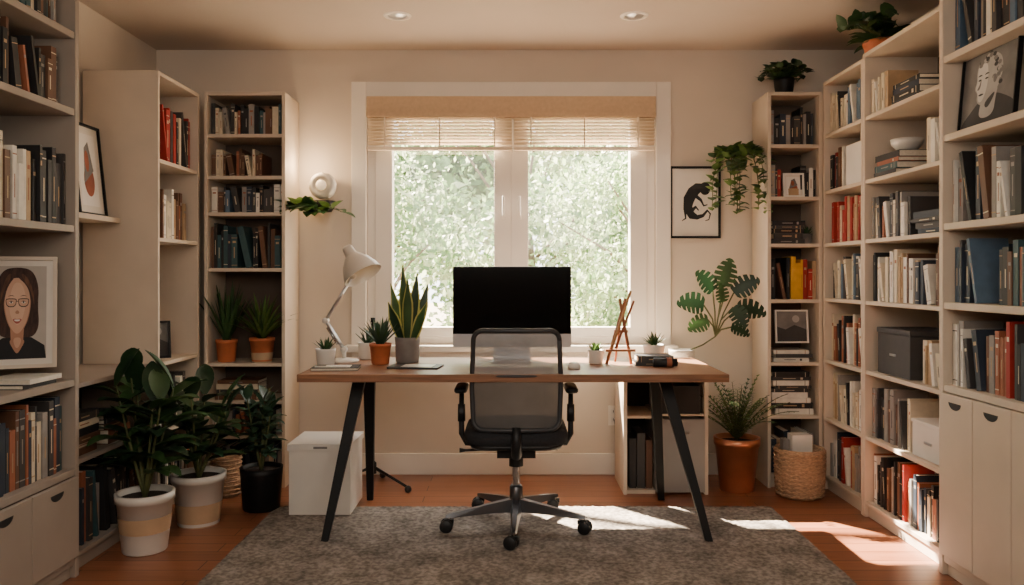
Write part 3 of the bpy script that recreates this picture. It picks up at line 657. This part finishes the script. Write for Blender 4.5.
mb=MB('potted_snake_plant'); pot(mb,(-.54,4.13,.7705),.066,.13,M_grey,rim=False,taper=.85)
pf=lambda t:max(.04,(.62+.5*math.sin(math.pi*min(1,t*.9)))*(1 if t<.6 else (1-t)/.4*.9+.1))
for i,(ox,tx_,L_) in enumerate([(-.012,-.05,.40),(.015,.10,.36),(-.03,-.22,.31),(.03,.24,.31),(.0,.02,.33),(-.02,-.36,.22),(.028,.38,.22),(.01,.16,.26)]):
    oy=R.uniform(-.03,.03); base=Vector((-.54+ox,4.13+oy,.875)); d_=Vector((tx_,oy*3,1)); fc=(R.uniform(-.9,.9),-1,.01)
    mb.leaf(base+Vector((0,.0012,0)),d_,L_,.054,M_yel,-.05,pf,8,.12,face=fc); mb.leaf(base-Vector((0,.0018,0)),d_,L_*.985,.040,M_g1 if i%2 else M_g2,-.05,pf,8,.12,face=fc)
mb.build()
mb=MB('potted_succulent'); pot(mb,(.425,4.06,.7705),.042,.07,M_white,rim=False); spiky(mb,(.425,4.06,.83),20,.06,.022,M_g3,1.1,.1); mb.build()
mb=MB('potted_aloe'); pot(mb,(.745,4.20,.7705),.058,.085,M_white,rim=False); spiky(mb,(.745,4.20,.85),24,.075,.02,M_g2,1.1,.1); mb.build()
# monstera on cabinet
mb=MB('potted_monstera'); pc=(.98,4.62,.661); pot(mb,pc,.075,.13,M_white,rim=False)
mon=lambda t:max(.03,(math.sin(math.pi*(min(1,t*.96+.03)**.7))**.55)*(1 if (t*5.5)%1<.68 else .40))
tops=[(1.08,4.50,1.05,165,.16),(1.12,4.46,1.13,125,.15),(1.19,4.50,1.16,80,.16),(1.26,4.54,1.12,38,.16),(1.27,4.50,1.03,0,.16),(1.09,4.44,.97,195,.13),(1.22,4.42,1.04,-50,.13),(1.17,4.44,1.07,100,.11),(1.22,4.45,.93,-15,.11)]
for x,y,z,a,s_ in tops:
    a=math.radians(a); mb.tube([(.99,4.62,.77),(1.10,4.60,.82),(1.16,4.56,.87),(1.17+(x-1.17)*.35,4.54,.89+(z-.89)*.5),(x,y,z)],.0045,M_stem,6)
    mb.leaf((x,y,z),(math.cos(a),-.15,math.sin(a)),s_,s_*.80,R.choice([M_g1,M_g1,M_g2]),.7,mon,44,.10,face=(R.uniform(-.3,.3),-1,R.uniform(.1,.6)))
mb.build()
mb=MB('potted_fern'); pot(mb,(1.28,4.55,0),.125,.30,M_copper,rim=True,taper=.72)
for i in range(46):
    az=i*2.4; tl=.12+.70*i/46; d=rd(tl,az); p=Vector((1.28,4.55,.28)); Lf=R.uniform(.26,.40); n=13; pts=[p.copy()]
    for k in range(n):
        p=p+d*Lf/n; d=(d+Vector((0,0,-.05-.05*k/n))).normalized(); 
        if p.y>4.86: p.y=4.86
        pts.append(p.copy()); sd=d.cross(Vector((0,0,1)))
        if sd.length<.1: sd=Vector((1,0,0))
        sd.normalize(); ll=.040*math.sin(math.pi*(.15+.8*k/n))
        for s_ in (-1,1): mb.leaf(p,(sd*s_+d*.6),ll+.010,.012,M_g3 if i%2 else M_g2,.3,None,2,0)
    mb.tube(pts,.0016,M_stem,4)
mb.build()
# hanging plants
mb=MB('hanging_pothos'); pc=(1.345,4.79,1.85)
mb.lathe([(.001,0),(.05,.0),(.062,.04),(.064,.055),(.058,.055),(.054,.04),(.001,.04)],M_g2,pc,24); mb.box((1.32,4.85,1.86),(1.37,4.899,1.90),M_black)
trailing(mb,(1.345,4.77,1.90),22,.22,[M_g3,M_g2,M_g3],.06,.06,[3.4,4.0,4.7,5.3,5.9],.45)
trailing(mb,(1.345,4.74,1.93),11,.56,[M_g3,M_g2,M_g3],.055,.03,[math.pi*1.5,math.pi*1.2,math.pi*1.8],.6)
mb.build()
mb=MB('potted_ivy'); pot(mb,(1.60,4.70,2.271),.06,.10,M_black,rim=False); trailing(mb,(1.60,4.68,2.375),24,.17,[M_g1,M_g2],.05,.06,None,.5)
for i in range(56): mb.leaf((1.60,4.70,2.35),rd(R.uniform(.1,1.2),R.uniform(0,6.28)),.12,.045,R.choice([M_g1,M_g2]),.5)
mb.build()
mb=MB('potted_pothos'); pot(mb,(1.92,4.15,2.321),.09,.11,M_terra); trailing(mb,(1.88,4.08,2.44),14,.24,[M_g2,M_g2,M_g1],.07,.1,[3.1,3.6,4.2,2.6],.4)
for i in range(70): mb.leaf((1.92,4.15,2.40),rd(R.uniform(.3,1.3),R.uniform(0,6.28)),R.uniform(.12,.19),.06,R.choice([M_g1,M_g2,M_g2]),1.4)
mb.build()
mb=MB('potted_fern'); pot(mb,(1.95,2.95,1.111),.045,.07,M_grey); spiky(mb,(1.95,2.95,1.17),26,.10,.018,M_g1,1.2,.8); mb.build()
mb=MB('potted_succulent'); pot(mb,(1.72,4.68,1.401),.035,.06,M_grey); spiky(mb,(1.72,4.68,1.45),18,.07,.016,M_g2,1.1,.6); mb.build()
M_glow=mat('sconce_glass',(244,236,222),0.35,0.02,emit=(255,214,160),es=0.6)
mb=MB('sconce_lamp'); sx,sz=-1.135,1.755
MM=T((sx,YB-.001,sz))@RX(90)
mb.lathe([(.001,0),(.05,0),(.05,.015),(.03,.02),(.02,.03),(.02,.06)],M_alu,(0,0,0),28,MM)
mb.lathe([(.02,.05),(.06,.055),(.078,.075),(.082,.11),(.074,.135),(.05,.148),(.048,.14),(.001,.138)],M_shade,(0,0,0),32,MM)
mb.lathe([(.03,.1395),(.032,.150),(.02,.156),(.001,.157)],M_glow,(0,0,0),24,MM)
mb.build()
mb=MB('hanging_planter'); mb.lathe([(.001,0),(.045,.0),(.064,.025),(.070,.065),(.062,.065),(.054,.035),(.001,.035)],M_black,(-1.13,4.80,1.60),26); mb.box((-1.15,4.86,1.61),(-1.11,4.8995,1.645),M_black)
mb.tube([(-1.15,4.76,1.655),(-1.17,4.715,1.655),(-1.19,4.705,1.62),(-1.20,4.71,1.57)],.003,M_stem,5)
trailing(mb,(-1.17,4.72,1.575),8,.18,[M_g2,M_g3],.085,.05,[3.0,3.5,3.9,5.6],.25); mb.build()
for x in (-.61,.65):
    mb=MB('recessed_downlight'); mb.lathe([(.05,-.001),(.052,-.006),(.072,-.005),(.076,-.0005)],M_trim,(x,4.25,H),32); mb.disc(.05,-.002,M_glow,(x,4.25,H),up=False)
    mb.lathe([(.05,-.003),(.035,-.012),(.001,-.014)],M_alu,(x,4.25,H),24); mb.build()

# ---------------------------------------------------------------- garden
M_lawn=mat('ground_neutral_bounce',(160,148,132),1,0.2,6)  # lawn given a beige tone to keep green bounce off the ceiling
M_leafA=leafmat('tree_leaf_pale',(156,178,126),.3,.5,2); M_leafB=leafmat('tree_leaf_green',(100,130,82),.3,.45,2); M_leafC=leafmat('tree_leaf_hazy',(186,198,162),.2,.5,2); M_leafD=leafmat('hedge_leaf_green',(114,142,96),.3,.45,2)  # pale leaf tones carry the bright outdoor haze in their colour
box_ob('garden_ground',(-30,YB+.16,-.45),(30,45,-.35),M_lawn)
def tree(name,x,y,h,rad,n,ms,zlo=.6,ls=.11,ncl=16,cs=1.0):
    mb=MB(name); base=Vector((x,y,-.349))
    mb.tube([base,base+Vector((.1,0,h*.35)),base+Vector((-.1,.1,h*.8))],[.13,.10,.05],M_bark,8)
    cl=[]
    for k in range(ncl):
        a=R.uniform(0,6.28); rr=rad*R.uniform(.35,.95); z=R.uniform(zlo,h)
        e=Vector((x+rr*math.cos(a),y+rr*math.sin(a)*.8,z)); s0=base+Vector((0,0,max(.5,(z+.36)*.5)))
        mid=s0.lerp(e,.5)+Vector((0,0,.15)); mb.tube([s0,mid,e],[.035,.02,.008],M_bark,5); cl.append((e,R.uniform(.45,.9)*cs,R.choice(ms)))
    for i in range(n):
        e,cr_,cm=R.choice(cl); v=Vector((R.gauss(0,1),R.gauss(0,1),R.gauss(0,.8)))*cr_*.45; p=e+v
        if p.y<YB+1.2 or p.z<-.2: continue
        a=Vector((R.gauss(0,1),R.gauss(0,1),R.gauss(0,1))).normalized(); b_=a.orthogonal().normalized(); s_=ls*R.uniform(.6,1.3)
        mb.add([p-a*s_*.5,p+b_*s_*.28,p+a*s_*.5,p-b_*s_*.28],[(0,1,2,3)],cm if R.random()<.7 else R.choice(ms))
    return mb.build()
tree('garden_tree',-1.7,10.0,3.9,1.6,8000,[M_leafA,M_leafB,M_leafC,M_leafB],zlo=.3,ls=.10)
tree('garden_tree',2.0,10.6,3.9,1.7,8000,[M_leafA,M_leafC,M_leafB],zlo=.3,ls=.10)
tree('garden_tree',.2,13.5,5.0,2.4,9000,[M_leafC,M_leafA,M_leafD],zlo=0,ls=.16)
tree('garden_tree',-5.0,13,5,2.2,5000,[M_leafB,M_leafA],ls=.18)
tree('garden_tree',5.4,13.5,5,2.2,5000,[M_leafA,M_leafC,M_leafB],ls=.18)
tree('garden_tree',-2.8,17.5,6,3,9000,[M_leafC,M_leafA,M_leafD],zlo=0,ls=.30,ncl=24,cs=1.5)
tree('garden_tree',3.2,18,6,3,9000,[M_leafC,M_leafA,M_leafD],zlo=0,ls=.30,ncl=24,cs=1.5)
kx,ky=.68,.76
mb=MB('added_dapple_branch');  # branch added out of view above the window to dapple the sunlight
mb.tube([(-4.5,8.6,5.2),(-2.5,7.4,4.7),(-.2,6.9,4.3)],[.06,.04,.015],M_bark,6)
for i in range(130):
    t=R.random(); q=Vector((-3.6,8.2,4.9)).lerp(Vector((.4,6.8,4.1)),t)+Vector((R.gauss(0,.35),R.gauss(0,.35),R.gauss(0,.3)))
    a=Vector((R.gauss(0,1),R.gauss(0,1),R.gauss(0,.5))).normalized(); b_=a.orthogonal().normalized(); s_=R.uniform(.10,.18)
    mb.add([q-a*s_*.5,q+b_*s_*.25,q+a*s_*.5,q-b_*s_*.25],[(0,1,2,3)],M_leafB)
mb.build()

# ---------------------------------------------------------------- lights
w=bpy.data.worlds.new('sky'); scene.world=w; w.use_nodes=True
bg=w.node_tree.nodes['Background']; bg.inputs[0].default_value=(1,.97,.93,1); bg.inputs[1].default_value=8.5
def light(name,typ,loc,energy,color,**k):
    l=bpy.data.lights.new(name,typ); l.energy=energy; l.color=color
    for a,b_ in k.items(): setattr(l,a,b_)
    o=bpy.data.objects.new(name,l); o.location=loc; scene.collection.objects.link(o); return o
s=light('sun','SUN',(-3,9,7),110,(1,.84,.64),angle=.012)
s.rotation_euler=Vector((kx,-ky,-1)).to_track_quat('-Z','Y').to_euler()
a=light('added_fill_light','AREA',(0,.6,2.5),84,(1,.90,.78),size=2.4)  # added fill with no real fixture, brightens the room from the camera side
a.rotation_euler=Vector((0,.8,-.6)).to_track_quat('-Z','Y').to_euler()
light('sconce_light','POINT',(-1.21,4.74,1.87),4,(1,.70,.40),shadow_soft_size=.03)
for x in (-.61,.65):
    l=light('downlight_lamp','SPOT',(x,4.25,2.57),12,(1,.85,.68),shadow_soft_size=.05); l.data.spot_size=math.radians(100)

# ---------------------------------------------------------------- camera
cam=bpy.data.cameras.new('camera'); co=bpy.data.objects.new('camera',cam); scene.collection.objects.link(co)
co.location=(0,0,1.22); co.rotation_euler=(math.radians(90),0,0); cam.sensor_width=36; cam.lens=28.1; cam.shift_y=-.017; cam.clip_start=.05
scene.camera=co
